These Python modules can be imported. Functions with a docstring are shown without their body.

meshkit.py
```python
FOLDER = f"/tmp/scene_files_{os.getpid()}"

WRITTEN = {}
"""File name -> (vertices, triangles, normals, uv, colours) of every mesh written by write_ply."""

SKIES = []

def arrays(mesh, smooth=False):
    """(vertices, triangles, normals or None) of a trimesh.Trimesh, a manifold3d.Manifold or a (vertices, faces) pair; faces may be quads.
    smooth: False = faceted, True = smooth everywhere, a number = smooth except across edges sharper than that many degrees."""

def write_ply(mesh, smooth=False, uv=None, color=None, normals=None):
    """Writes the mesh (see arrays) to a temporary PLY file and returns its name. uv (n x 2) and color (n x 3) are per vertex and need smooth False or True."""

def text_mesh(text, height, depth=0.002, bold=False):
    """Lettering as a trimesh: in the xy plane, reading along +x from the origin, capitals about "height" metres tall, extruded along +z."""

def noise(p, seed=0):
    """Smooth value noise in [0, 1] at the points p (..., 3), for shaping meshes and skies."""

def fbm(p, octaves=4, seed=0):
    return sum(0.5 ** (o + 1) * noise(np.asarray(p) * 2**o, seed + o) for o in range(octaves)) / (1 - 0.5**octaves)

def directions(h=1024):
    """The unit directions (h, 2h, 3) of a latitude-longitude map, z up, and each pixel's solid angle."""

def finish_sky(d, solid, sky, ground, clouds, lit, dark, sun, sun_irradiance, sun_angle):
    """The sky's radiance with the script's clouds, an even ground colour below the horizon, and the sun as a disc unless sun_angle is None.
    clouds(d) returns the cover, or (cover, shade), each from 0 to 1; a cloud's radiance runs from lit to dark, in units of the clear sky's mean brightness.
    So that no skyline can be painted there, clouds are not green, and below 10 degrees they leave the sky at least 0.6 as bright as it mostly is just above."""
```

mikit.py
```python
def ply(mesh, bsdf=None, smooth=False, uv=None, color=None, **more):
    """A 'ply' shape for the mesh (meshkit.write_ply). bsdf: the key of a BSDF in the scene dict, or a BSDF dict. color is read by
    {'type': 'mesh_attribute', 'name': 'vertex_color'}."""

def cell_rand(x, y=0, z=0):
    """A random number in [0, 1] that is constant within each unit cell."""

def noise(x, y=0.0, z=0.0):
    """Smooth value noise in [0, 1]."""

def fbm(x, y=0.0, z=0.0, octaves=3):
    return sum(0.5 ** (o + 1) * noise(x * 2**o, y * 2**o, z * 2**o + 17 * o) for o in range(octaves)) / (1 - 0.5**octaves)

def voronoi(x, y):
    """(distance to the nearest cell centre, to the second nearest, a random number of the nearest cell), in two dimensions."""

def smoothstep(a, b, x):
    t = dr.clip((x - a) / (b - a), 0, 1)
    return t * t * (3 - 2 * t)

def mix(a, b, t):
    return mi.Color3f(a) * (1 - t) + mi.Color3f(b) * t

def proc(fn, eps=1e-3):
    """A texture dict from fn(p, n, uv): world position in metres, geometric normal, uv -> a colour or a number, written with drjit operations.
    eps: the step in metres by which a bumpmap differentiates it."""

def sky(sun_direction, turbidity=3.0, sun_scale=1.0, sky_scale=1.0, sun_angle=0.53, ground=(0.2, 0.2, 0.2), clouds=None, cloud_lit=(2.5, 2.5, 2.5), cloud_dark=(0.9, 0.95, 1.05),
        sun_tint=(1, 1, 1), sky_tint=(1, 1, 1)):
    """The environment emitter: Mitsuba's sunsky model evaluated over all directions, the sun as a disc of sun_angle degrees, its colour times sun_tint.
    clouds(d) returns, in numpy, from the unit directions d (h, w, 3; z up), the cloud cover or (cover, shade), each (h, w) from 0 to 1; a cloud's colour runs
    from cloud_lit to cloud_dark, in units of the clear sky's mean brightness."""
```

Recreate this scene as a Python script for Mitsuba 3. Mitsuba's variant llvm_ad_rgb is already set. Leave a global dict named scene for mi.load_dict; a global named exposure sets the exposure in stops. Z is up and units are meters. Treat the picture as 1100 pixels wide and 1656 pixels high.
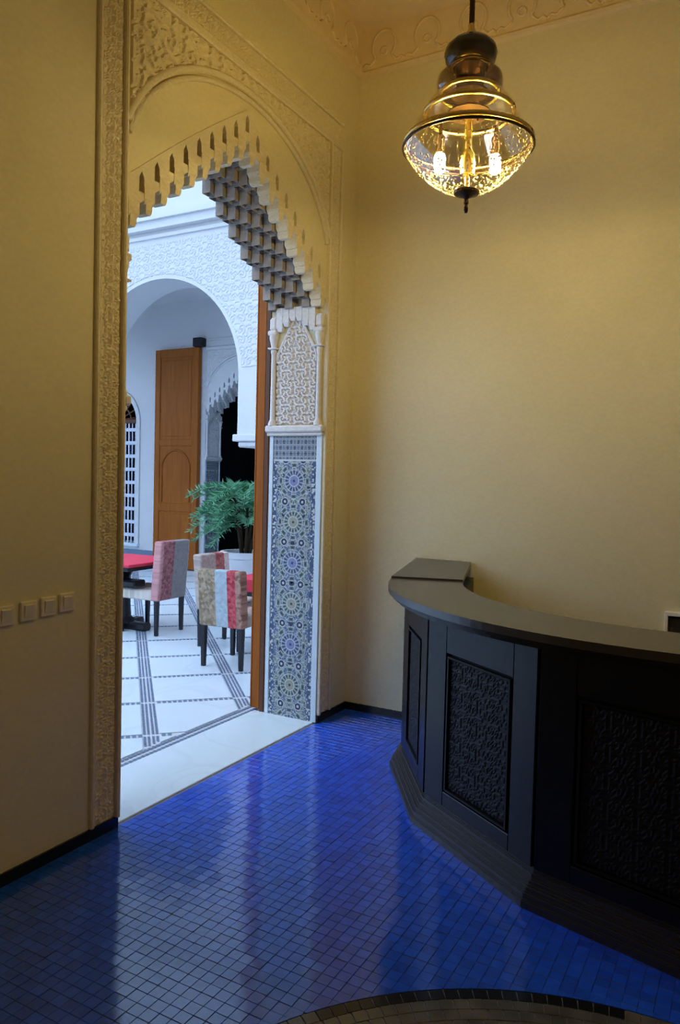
import math, random
import numpy as np
import trimesh
import shapely.geometry as sg
import drjit as dr
import mitsuba as mi
import mikit
import meshkit
from mikit import proc, mix, smoothstep, noise, fbm, cell_rand, voronoi

rng = np.random.default_rng(7)
random.seed(7)
T4 = mi.ScalarTransform4f
scene, labels = {'type': 'scene'}, {}

# ------------------------------------------------------------------ camera, sky, exposure
# room axes: the door wall is the plane x = 0 (room at x > 0, courtyard at x < 0), the back wall is y = 0 (room at y < 0)
EYE = np.array([2.744, -5.075, 1.75])
FOCAL_PX, PITCH, ROLL, YAW = 1220.9, math.radians(2.332), math.radians(1.433), math.radians(29.13)
_F = np.array([-math.sin(YAW), math.cos(YAW), 0.0])
_R = np.array([math.cos(YAW), math.sin(YAW), 0.0])
_U = np.array([0, 0, 1.0])
FWD = math.cos(PITCH) * _F - math.sin(PITCH) * _U
_up = math.cos(PITCH) * _U + math.sin(PITCH) * _F
UP = math.cos(ROLL) * _up - math.sin(ROLL) * _R
scene['camera'] = {'type': 'perspective', 'fov': math.degrees(2 * math.atan(550 / FOCAL_PX)), 'fov_axis': 'x', 'near_clip': 0.02, 'far_clip': 200.0,
                   'to_world': T4().look_at(origin=EYE.tolist(), target=(EYE + FWD).tolist(), up=UP.tolist())}
exposure = 1.9
scene['sky'] = mikit.sky((-0.35, -0.25, 0.9), turbidity=4.0, sun_scale=0.0, sky_scale=4.5,
                         clouds=lambda d: np.full(d.shape[:2], 0.55), cloud_lit=(0.96, 1.10, 1.30), cloud_dark=(0.8, 0.9, 1.1), sky_tint=(0.86, 0.97, 1.10))
BULB = (238.0, 184.0, 74.0)     # radiance of the lamp's two bulbs

# ------------------------------------------------------------------ helpers
USED = {}


def key_for(name):
    n = USED.get(name, 0)
    USED[name] = n + 1
    return name if n == 0 else f'{name}_{n:03d}'


def tag(k, label=None, category=None, group=None, kind=None):
    e = labels.setdefault(k, {})
    for a, b in (('label', label), ('category', category), ('group', group), ('kind', kind)):
        if b:
            e[a] = b
    return k


def put(name, mesh, bsdf, parent=None, smooth=False, label=None, category=None, group=None, kind=None, uv=None, **more):
    k = key_for(name if parent is None else parent + '__' + name)
    scene[k] = mikit.ply(mesh, bsdf, smooth=smooth, uv=uv, **more)
    tag(k, label, category, group, kind)
    return k


def put_shape(name, shape, parent, to_world):
    k = key_for(parent + '__' + name)
    scene[k] = {**shape, 'to_world': T4(to_world)}
    return k


def thing(name, label, category, group=None):
    k = key_for(name)
    return tag(k, label, category, group)


cat = trimesh.util.concatenate


def box(x0, x1, y0, y1, z0, z1):
    m = trimesh.creation.box(extents=(x1 - x0, y1 - y0, z1 - z0))
    m.apply_translation(((x0 + x1) / 2, (y0 + y1) / 2, (z0 + z1) / 2))
    return m


def bevel_box(x0, x1, y0, y1, z0, z1, b=0.005):
    """A box with all edges chamfered (convex hull of its 24 corner points)."""
    b = min(b, (x1 - x0) * .45, (y1 - y0) * .45, (z1 - z0) * .45)
    p = []
    for sx in (0, 1):
        for sy in (0, 1):
            for sz in (0, 1):
                c = np.array([(x0, x1)[sx], (y0, y1)[sy], (z0, z1)[sz]])
                s = np.array([1 - 2 * sx, 1 - 2 * sy, 1 - 2 * sz]) * b
                for ax in range(3):
                    q = c + s
                    q[ax] = c[ax]
                    p.append(q)
    return trimesh.convex.convex_hull(np.array(p))


def soft_box(x0, x1, y0, y1, z0, z1, r=0.03, seg=4):
    """A cushion-like rounded box: hull of eight small spheres."""
    r = min(r, (x1 - x0) * .49, (y1 - y0) * .49, (z1 - z0) * .49)
    s = trimesh.creation.uv_sphere(r, count=[2 * seg, 4 * seg]).vertices
    p = [s + np.array(c) for c in [(x, y, z) for x in (x0 + r, x1 - r) for y in (y0 + r, y1 - r) for z in (z0 + r, z1 - r)]]
    return trimesh.convex.convex_hull(np.vstack(p))


def extrude(poly, h):
    parts = [trimesh.creation.extrude_polygon(g, h, engine='earcut') for g in getattr(poly, 'geoms', [poly]) if g.area > 1e-7]
    return cat(parts)


def lathe(profile, n=48):
    return trimesh.creation.revolve(np.array(profile, float), sections=n)


def sweep(path, r, sides=8, closed=False):
    """A round tube along a polyline."""
    p = np.asarray(path, float)
    if closed:
        p = np.vstack([p, p[:2]])
    t = np.gradient(p, axis=0)
    t /= np.linalg.norm(t, axis=1, keepdims=True) + 1e-12
    ref = np.array([0.3, 0.2, 1.0]) if abs(t[:, 2]).mean() < 0.8 else np.array([1.0, 0.2, 0])
    a = np.cross(t, ref)
    a /= np.linalg.norm(a, axis=1, keepdims=True) + 1e-12
    b = np.cross(t, a)
    ang = np.arange(sides) * 2 * np.pi / sides
    rr = np.broadcast_to(r, (len(p),))[:, None, None]
    v = p[:, None] + rr * (np.cos(ang)[None, :, None] * a[:, None] + np.sin(ang)[None, :, None] * b[:, None])
    i, j = np.meshgrid(np.arange(len(p) - 1), np.arange(sides), indexing='ij')
    q = np.stack([i * sides + j, i * sides + (j + 1) % sides, (i + 1) * sides + (j + 1) % sides, (i + 1) * sides + j], -1).reshape(-1, 4)
    f = np.vstack([q[:, [0, 1, 2]], q[:, [0, 2, 3]]])
    e = (len(p) - 1) * sides
    caps = [[0, k + 1, k] for k in range(1, sides - 1)] + [[e, e + k, e + k + 1] for k in range(1, sides - 1)]
    return trimesh.Trimesh(v.reshape(-1, 3), np.vstack([f, caps]), process=False)


def tri_wave(x):
    return np.abs((x % 2) - 1)


def arabesque(u, v, s, seed=0):
    """Carved scrollwork in [0, 1]: mirrored tiles of spirals and leaves."""
    a, b = tri_wave(u / s), tri_wave(v / s)
    r, th = np.hypot(a - .45, b - .5), np.arctan2(b - .5, a - .45)
    n = meshkit.fbm(np.stack([a * 3.1, b * 3.1, np.full_like(a, seed)], -1), 3, seed)
    h = .5 + .5 * np.sin(17 * r + 2 * th + 5.5 * n)
    g = .5 + .5 * np.cos(2 * np.pi * (a * 2 + n)) * np.cos(2 * np.pi * (b * 2 - n))
    h = .65 * h + .35 * g
    t = np.clip((h - .38) / .2, 0, 1)
    return t * t * (3 - 2 * t)


def relief(u0, u1, v0, v1, step, base, amp, s, mask=None, seed=0):
    """A carved panel over (u, v): vertices (u, height, v). Its rim drops behind the wall face."""
    nu, nv = max(2, int((u1 - u0) / step)), max(2, int((v1 - v0) / step))
    u, v = np.meshgrid(np.linspace(u0, u1, nu + 1), np.linspace(v0, v1, nv + 1), indexing='ij')
    h = base + amp * arabesque(u, v, s, seed)
    keep = np.ones(u.shape, bool) if mask is None else mask(u, v)
    rim = np.zeros_like(keep)
    rim[[0, -1], :] = rim[:, [0, -1]] = True
    inner = keep.copy()
    inner[1:-1, 1:-1] = keep[1:-1, 1:-1] & keep[:-2, 1:-1] & keep[2:, 1:-1] & keep[1:-1, :-2] & keep[1:-1, 2:]
    h = np.where(inner & ~rim, h, -0.01)
    idx = np.arange(u.size).reshape(u.shape)
    cell = keep[:-1, :-1] & keep[1:, :-1] & keep[:-1, 1:] & keep[1:, 1:]
    q = np.stack([idx[:-1, :-1][cell], idx[1:, :-1][cell], idx[1:, 1:][cell], idx[:-1, 1:][cell]], -1)
    m = trimesh.Trimesh(np.stack([u.ravel(), h.ravel(), v.ravel()], -1), np.vstack([q[:, [0, 1, 2]], q[:, [0, 2, 3]]]), process=False)
    m.remove_unreferenced_vertices()
    return m


# ------------------------------------------------------------------ materials
def bsdf(name, d):
    scene[name] = {'type': 'twosided', 'bsdf': d} if d['type'] in ('diffuse', 'roughplastic', 'principled', 'roughconductor', 'plastic', 'bumpmap') else d


def rgb(*c):
    return {'type': 'rgb', 'value': list(c)}


def tex_plaster(p, n, uv):
    k = fbm(p.x * 1.3 + 3, p.y * 1.3, p.z * .8)
    g = noise(p.x * 60, p.y * 60, p.z * 60)
    return mix((.69, .61, .385), (.77, .70, .47), k) * (0.96 + 0.06 * g)


def tex_carved(p, n, uv):
    g = noise(p.x * 90, p.y * 90, p.z * 90)
    return mix((.66, .58, .40), (.76, .68, .50), g)


def tex_stucco(p, n, uv):
    k = fbm(p.x * .9, p.y * .9, p.z * .7)
    return mix((.62, .63, .64), (.69, .70, .71), k)


def tex_ceiling(p, n, uv):
    k = fbm(p.x * 2.5, p.y * 2.5, p.z * 2.5)
    g = noise(p.x * 25, p.y * 25, p.z * 25)
    return mix((.72, .58, .36), (.84, .70, .47), .6 * k + .4 * g)


def tex_marble(p, n, uv):
    k = fbm(p.x * 1.1 + 2 * noise(p.x * 2.3, p.y * 2.3), p.y * 1.1, 0.0)
    v = smoothstep(.0, .05, dr.abs(k - .5))
    return mix((.53, .64, .70), (.58, .69, .75), .4 + .6 * v)


def tex_blue(p, n, uv):
    r = cell_rand(dr.floor(p.x / .05), dr.floor(p.y / .05))
    k = noise(p.x * 45, p.y * 45)
    return mix((.008, .055, .42), (.012, .095, .68), .65 * r + .35 * k)


def tex_medallion(p, n, uv):
    k = noise(p.x * 17, p.y * 17)
    return mix((.055, .055, .050), (.13, .125, .105), k)


def wood(a, b, along='z', f=28.0):
    def fn(p, n, uv):
        l, s, t = (p.z, p.x, p.y) if along == 'z' else ((p.x, p.y, p.z) if along == 'x' else (p.y, p.x, p.z))
        k = fbm(s * f + 1.5 * noise(l * 1.5, s * 4), t * f, l * 1.6)
        k2 = noise(s * 160, t * 160, l * 6)
        return mix(a, b, .75 * k + .25 * k2)
    return fn


bsdf('plaster', {'type': 'diffuse', 'reflectance': proc(tex_plaster)})
bsdf('plaster_carved', {'type': 'bumpmap', 'bump': proc(lambda p, n, uv: noise(p.x * 70, p.y * 70, p.z * 70)), 'scale': .0035,
                        'bsdf': {'type': 'diffuse', 'reflectance': proc(tex_carved)}})
bsdf('stucco_reveal', {'type': 'diffuse', 'reflectance': proc(lambda p, n, uv: mix((.68, .64, .60), (.78, .75, .71), noise(p.x * 60, p.y * 60, p.z * 60)))})
bsdf('stucco_grey_brown', {'type': 'bumpmap', 'bump': proc(lambda p, n, uv: noise(p.x * 70, p.y * 70, p.z * 70)), 'scale': .0035,
                     'bsdf': {'type': 'diffuse', 'reflectance': proc(lambda p, n, uv: mix((.27, .23, .20), (.42, .37, .32), fbm(p.x * 24, p.y * 24, p.z * 24)))}})  # darker grey-brown than the reveal stucco, for the cells under the arch
bsdf('stucco_white', {'type': 'diffuse', 'reflectance': proc(tex_stucco)})
bsdf('ceiling_brown', {'type': 'diffuse', 'reflectance': proc(tex_ceiling)})
bsdf('marble_white', {'type': 'principled', 'base_color': proc(tex_marble), 'roughness': .28, 'specular': .45})
bsdf('tile_blue', {'type': 'principled', 'base_color': proc(tex_blue), 'roughness': .11, 'specular': 1.0, 'clearcoat': 1.0, 'clearcoat_gloss': .95})
bsdf('tile_olive', {'type': 'principled', 'base_color': proc(tex_medallion), 'roughness': .16, 'specular': .5})
bsdf('tile_black', {'type': 'principled', 'base_color': rgb(.008, .009, .012), 'roughness': .18, 'specular': .5})
bsdf('grout', {'type': 'diffuse', 'reflectance': rgb(.22, .24, .32)})
bsdf('mosaic_dark', {'type': 'diffuse', 'reflectance': rgb(.17, .23, .32)})
bsdf('mosaic_bed', {'type': 'diffuse', 'reflectance': rgb(.58, .62, .68)})
bsdf('wood_cedar', {'type': 'principled', 'base_color': proc(wood((.23, .058, .009), (.39, .125, .019))), 'roughness': .5, 'specular': .12})
bsdf('wood_frame', {'type': 'principled', 'base_color': proc(wood((.08, .030, .014), (.13, .05, .022))), 'roughness': .5, 'specular': .3})
bsdf('lacquer_black', {'type': 'principled', 'base_color': rgb(.006, .0065, .009), 'roughness': .33, 'specular': .25})
bsdf('lacquer_top', {'type': 'principled', 'base_color': rgb(.030, .029, .028), 'roughness': .26, 'specular': .75})
bsdf('lacquer_plinth', {'type': 'principled', 'base_color': rgb(.030, .030, .031), 'roughness': .36, 'specular': .55})
bsdf('lacquer_carved', {'type': 'principled', 'base_color': rgb(.008, .008, .0085), 'roughness': .45, 'specular': .16})
bsdf('wood_ebony', {'type': 'principled', 'base_color': rgb(.010, .011, .016), 'roughness': .35, 'specular': .4})
bsdf('cloth_red', {'type': 'principled', 'base_color': rgb(.62, .035, .075), 'roughness': .55, 'specular': .3, 'sheen': .4})
bsdf('plastic_cream', {'type': 'principled', 'base_color': rgb(.72, .66, .52), 'roughness': .35, 'specular': .4})
bsdf('plastic_white', {'type': 'principled', 'base_color': rgb(.82, .80, .76), 'roughness': .35, 'specular': .4})
bsdf('socket_dark', {'type': 'diffuse', 'reflectance': rgb(.035, .03, .025)})
bsdf('iron_white', {'type': 'principled', 'base_color': rgb(.62, .66, .74), 'roughness': .5, 'specular': .3})
bsdf('iron_black', {'type': 'principled', 'base_color': rgb(.015, .015, .018), 'roughness': .5, 'specular': .3})
bsdf('void_dark', {'type': 'diffuse', 'reflectance': rgb(.03, .03, .035)})  # near-black stands for the unlit interiors: their shade is in the colour
bsdf('pot_white', {'type': 'principled', 'base_color': rgb(.72, .75, .78), 'roughness': .4, 'specular': .4})
bsdf('soil', {'type': 'diffuse', 'reflectance': rgb(.04, .03, .02)})
bsdf('bark', {'type': 'diffuse', 'reflectance': rgb(.06, .045, .03)})
bsdf('foliage', {'type': 'diffuse', 'reflectance': proc(lambda p, n, uv: mix((.07, .24, .12), (.20, .46, .28), noise(p.x * 9, p.y * 9, p.z * 9)))})
bsdf('brass', {'type': 'roughconductor', 'material': 'none', 'specular_reflectance': rgb(.80, .58, .22), 'alpha': .18})
bsdf('bronze_dark', {'type': 'principled', 'base_color': rgb(.055, .030, .016), 'roughness': .35, 'metallic': .6, 'specular': .5})
bsdf('glass_black', {'type': 'principled', 'base_color': rgb(.012, .009, .006), 'roughness': .06, 'specular': .6, 'clearcoat': .8})
bsdf('glass_amber', {'type': 'thindielectric', 'int_ior': 1.9, 'specular_transmittance': rgb(.90, .82, .58)})
bsdf('glass_smoke', {'type': 'thindielectric', 'int_ior': 1.9, 'specular_transmittance': rgb(.36, .24, .12)})
bsdf('glass_clear', {'type': 'thindielectric', 'int_ior': 1.9, 'specular_transmittance': rgb(.84, .82, .77)})
bsdf('glass_seed', {'type': 'diffuse', 'reflectance': rgb(.62, .54, .34)})


def tex_zellige(p, n, uv):
    """Star-and-rosette mosaic: uv is (depth along the reveal, height), in metres."""
    d, z = uv.x, uv.y
    x = d - .228
    P = .60
    zb = z - .544
    zb = zb - P * dr.floor(zb / P + .5)
    zg = z - .844
    zg = zg - P * dr.floor(zg / P + .5)
    navy, blue, violet = (.018, .026, .07), (.075, .115, .21), (.15, .17, .36)
    white, green, ochre, grey = (.52, .55, .54), (.12, .17, .14), (.27, .27, .19), (.24, .28, .30)
    # ground: an eight-fold lattice of small pieces
    q = 2 * np.pi / .10
    f1 = dr.cos(q * x) + dr.cos(q * z) + dr.cos(q * .7071 * (x + z)) + dr.cos(q * .7071 * (x - z))
    f2 = dr.cos(2.2 * q * x) * dr.cos(2.2 * q * z) + dr.cos(q * 1.55 * (x + z)) * dr.cos(q * 1.55 * (x - z))
    c = mix(blue, grey, smoothstep(-.8, -.5, f1))
    c = mix(c, green, smoothstep(.5, .7, f1) * (1 - smoothstep(1.5, 1.8, f1)))
    c = mix(c, white, smoothstep(-.12, -.02, f2) * (1 - smoothstep(.35, .5, f2)) * .8)
    c = mix(c, navy, smoothstep(2.1, 2.3, f1) + smoothstep(1.1, 1.3, f2) * .8)

    def rosette(c, zz, core, petal, R):
        r = dr.sqrt(x * x + zz * zz)
        th = dr.atan2(zz, x)
        w = dr.cos(16 * th)
        rr = r / R
        inside = 1 - smoothstep(.97, 1.0, rr)
        k = mix(core, white, smoothstep(.55, .75, w) * smoothstep(.12, .2, rr) * .5)
        k = mix(k, white, smoothstep(.40, .42, rr) * (1 - smoothstep(.47, .49, rr)))
        k = mix(k, petal, smoothstep(.49, .51, rr))
        k = mix(k, white, smoothstep(.49, .51, rr) * smoothstep(.35, .6, -w) * .6)
        k = mix(k, navy, smoothstep(.62, .65, rr) * (1 - smoothstep(.76, .79, rr)) * smoothstep(.3, .6, w))
        k = mix(k, white, smoothstep(.86, .88, rr) * (1 - smoothstep(.93, .95, rr)) * .85)
        k = mix(k, navy, 1 - smoothstep(.085, .11, rr))
        return mix(c, k, inside)
    for zz in (zb, zg):                   # a ring of eight dark stars around each rosette
        rr, th = dr.sqrt(x * x + zz * zz), dr.atan2(zz, x)
        w = dr.cos(8 * th)
        band = smoothstep(.094, .096, rr) * (1 - smoothstep(.132, .135, rr))
        c = mix(c, white, band * smoothstep(-.25, -.15, w) * .7)
        inner = smoothstep(.100, .102, rr) * (1 - smoothstep(.126, .128, rr))
        c = mix(c, green, inner * smoothstep(.05, .15, w))
        c = mix(c, navy, smoothstep(.107, .110, rr) * (1 - smoothstep(.118, .121, rr)) * smoothstep(.6, .75, w))
    c = rosette(c, zb, violet, blue, .090)
    c = rosette(c, zg, ochre, green, .090)
    # eight small eyelets between the rosettes
    for dx in (-.075, .075):
        zh = dr.abs(zb) - .152
        r = dr.sqrt((x - dx) * (x - dx) + zh * zh)
        c = mix(c, white, 1 - smoothstep(.030, .032, r))
        c = mix(c, navy, (1 - smoothstep(.024, .026, r)))
        c = mix(c, white, (1 - smoothstep(.009, .011, r)))
    # the border of small squares at both sides
    e = .183 - dr.abs(x)
    chk = cell_rand(dr.floor(x / .012), dr.floor(z / .012))
    c = mix(c, mix(mix(blue, navy, chk), white, smoothstep(.7, .72, chk)), 1 - smoothstep(.033, .035, e))
    # the frieze at the top
    top = smoothstep(1.899, 1.900, z)
    m = dr.cos(2 * np.pi * x / .062) * dr.cos(2 * np.pi * (z - 1.985) / .085)
    fz = mix(grey, navy, smoothstep(.35, .5, m))
    fz = mix(fz, blue, smoothstep(.35, .5, -m))
    fz = mix(fz, white, smoothstep(.45, .5, dr.abs(dr.cos(2 * np.pi * x / .031) * dr.cos(2 * np.pi * z / .03))) * .28)
    c = mix(c, fz, top)
    line = smoothstep(1.886, 1.888, z) * (1 - smoothstep(1.899, 1.901, z))
    return mix(c, white, line)


bsdf('zellige', {'type': 'principled', 'base_color': proc(tex_zellige), 'roughness': .22, 'specular': .45})


def tex_bands(cols, seed):
    """Patchwork upholstery: vertical bands of woven floral cloth (uv in metres, u across the band)."""
    def fn(p, n, uv):
        u = uv.x
        c = mi.Color3f(cols[0][1])
        ground = mi.Float(0)
        for x, col, busy in cols:
            s = smoothstep(x - .004, x + .004, u)
            c = mix(c, col, s)
            ground = ground * (1 - s) + busy * s
        a, b, w = voronoi(uv.x * 42 + seed, uv.y * 42)
        fl = smoothstep(.05, .4, b - a)
        k = mix(c * 1.35 + .10, c * .45, w)
        return mix(c, mix(k, c, .35 * fl), ground * .8)
    return fn


def fabric(name, cols, seed):
    bsdf(name, {'type': 'diffuse', 'reflectance': proc(tex_bands(cols, seed))})


tan, ice, red, grey, cream, pink = (.34, .26, .17), (.42, .50, .54), (.50, .060, .080), (.30, .28, .27), (.66, .60, .52), (.60, .30, .30)
fabric('fabric_tan_blue_red', [(-1, tan, 1), (-.045, ice, .35), (.085, red, 1), (.175, (.36, .20, .15), 1)], 3)
fabric('fabric_rose_grey', [(-1, pink, .4), (-.205, (.36, .13, .14), 1), (-.02, grey, .25), (.23, cream, .2)], 11)
fabric('fabric_cream_red', [(-1, cream, .5), (-.15, (.42, .14, .12), .9), (.0, (.45, .38, .33), .4)], 23)
fabric('fabric_seat_cream', [(-1, cream, .5), (.12, pink, .9)], 31)

# ------------------------------------------------------------------ the room's shell
HW, DOOR_Y = .965, -1.400          # half width of the doorway and the y of its middle
THICK, CEIL, WALL_TOP = .45, 5.08, 4.76
X_ROOM, Y_ROOM = 5.4, -7.4


def arch_low(u):
    return 3.70 - .755 * np.abs(u) + .02 * np.sin(np.pi * np.abs(u) / HW)


def band_top(u):
    return 3.955 - .865 * np.abs(u)


def opening(extra):
    us = np.linspace(-HW, HW, 41)
    return sg.Polygon([(-HW, -.2), *[(u, arch_low(u) + extra) for u in us], (HW, -.2)])


def upright(poly, y0, y1, at):
    """A (u, z) polygon raised into a slab between depths y0 and y1, placed by at(vertices (u, depth, z))."""
    m = extrude(poly, y1 - y0)
    v = m.vertices
    m.vertices = at(np.stack([v[:, 0], y0 + v[:, 2], v[:, 1]], -1))
    return m


def at_room(v):          # (u, depth, z): depth 0 is the room's face of the door wall
    return np.stack([-v[:, 1], DOOR_Y + v[:, 0], v[:, 2]], -1)


GX, GY = -5.375, 6.0


def at_gallery(v):
    return np.stack([GX + v[:, 0], GY + v[:, 1], v[:, 2]], -1)


# door wall, in the room's plaster; its courtyard face is a thin white coat
outline = sg.box(Y_ROOM - DOOR_Y - .2, 0, .2 - DOOR_Y, CEIL + .12).difference(opening(.20))
put('wall_left', upright(outline, 0, THICK, at_room), 'plaster', label='cream plastered wall with the carved archway to the courtyard', kind='structure')
outline = sg.box(-9.2 - DOOR_Y, 0, 3.5 - DOOR_Y, 8.6).difference(opening(.20))
put('wall_courtyard_near', upright(outline, THICK, THICK + .04, at_room), 'stucco_white', label='white courtyard face of the door wall', kind='structure')
put('wall_back', box(-.2, X_ROOM + .2, 0, .2, 0, CEIL + .12), 'plaster', label='plain cream plastered wall behind the reception desk', kind='structure')
put('wall_right', box(X_ROOM, X_ROOM + .2, Y_ROOM, 0, 0, CEIL + .12), 'plaster', label='plain cream wall at the far right of the room', kind='structure')
put('wall_rear', box(0, X_ROOM, Y_ROOM - .2, Y_ROOM, 0, CEIL + .12), 'plaster', label='plain cream wall behind the camera', kind='structure')
put('ceiling', box(0, X_ROOM, Y_ROOM, 0, CEIL, CEIL + .12), 'ceiling_brown', label='brown painted ceiling', kind='structure')
put('baseboard_left', cat([box(0, .012, -5.2, DOOR_Y - HW, 0, .055), box(0, .012, DOOR_Y + HW, 0, 0, .055)]), 'tile_black', label='black tiled skirting along the door wall', kind='structure')
put('baseboard_back', box(.012, X_ROOM, -.012, 0, 0, .055), 'tile_black', label='black tiled skirting along the back wall', kind='structure')

# carved frieze under the ceiling: a fillet, a ground and a row of lobed arches
put('trim_1', cat([box(0, X_ROOM, -.022, 0, WALL_TOP, CEIL), box(0, X_ROOM, -.045, 0, WALL_TOP - .012, WALL_TOP + .012)]), 'ceiling_brown', label='brown carved frieze of lobed arches above the back wall', kind='structure')
put('trim_2', cat([box(0, .022, Y_ROOM, -.022, WALL_TOP, CEIL), box(0, .045, Y_ROOM, -.045, WALL_TOP - .012, WALL_TOP + .012)]), 'ceiling_brown', label='brown carved frieze above the door wall', kind='structure')


def lobed_arch(w, h):
    """Outline of a little horseshoe arch with a foot scroll on each side, in (s, z)."""
    a = np.linspace(-.25 * np.pi, 1.25 * np.pi, 22)
    r = w * .27
    head = [(r * math.cos(t), h * .62 + r * 1.15 * math.sin(t)) for t in a]
    return [(w * .5, h * .10), (w * .42, h * .20), (w * .32, h * .14), (w * .20, h * .28), *head, (-w * .20, h * .28), (-w * .32, h * .14), (-w * .42, h * .20), (-w * .5, h * .10)]


motif = lobed_arch(.34, .26)
m = sweep([(s, 0, z) for s, z in motif], .011, 6)
m2 = cat([m, sweep([(.028 * math.cos(t), 0, .12 + .028 * math.sin(t)) for t in np.linspace(0, 2 * np.pi, 12)], .009, 5)])
back_motif = mikit.ply(m2, 'ceiling_brown', smooth=True)
for i in range(15):
    put_shape('carved_arch', back_motif, 'trim_1', T4().translate([.20 + .34 * i, -.024, WALL_TOP + .02]))
for i in range(15):
    put_shape('carved_arch', back_motif, 'trim_2', T4().translate([.024, -.20 - .34 * i, WALL_TOP + .02]).rotate([0, 0, 1], 90))

# ------------------------------------------------------------------ the floor of blue zellige squares
put('floor', box(-.05, X_ROOM, Y_ROOM, 0, -.1, -.005), 'grout', label='glossy cobalt blue floor of small zellige squares', kind='structure')
MED_C, MED_R = np.array([2.607, -3.744]), 1.325
P_T = .05
DESK_C = np.array([2.5, -.35])


def tile_vertices(c, ux, uy, jitter=True):
    """A small glazed square with chamfered top edges and a slight tilt of its own: vertices and 10 faces (five quads and four chamfers)."""
    tilt = rng.normal(0, .0075, 2) if jitter else np.zeros(2)
    dz = rng.normal(0, .0004)
    v = []
    for s, z in ((1.0, -.008), (1.0, -.0018), (.955, 0.0)):
        for a, b in ((-1, -1), (1, -1), (1, 1), (-1, 1)):
            q = c + s * a * ux + s * b * uy
            v.append((q[0], q[1], z + dz + tilt[0] * a * .02 + tilt[1] * b * .02))
    return np.array(v)


TILE_F = np.array([(8, 9, 10), (8, 10, 11)] + [t for k in range(4) for t in ((k + 4, (k + 1) % 4 + 4, (k + 1) % 4 + 8), (k + 4, (k + 1) % 4 + 8, k + 8))])


def tile_mesh(vs):
    n = len(vs)
    return trimesh.Trimesh(np.vstack(vs), (TILE_F[None] + 12 * np.arange(n)[:, None, None]).reshape(-1, 3), process=False)


def in_view(c):
    d = np.array([c[0], c[1], 0]) - EYE
    z = d @ FWD
    return z > .3 and abs(d @ _R / z) < .445 and -(d @ UP) / z < .665


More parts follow.
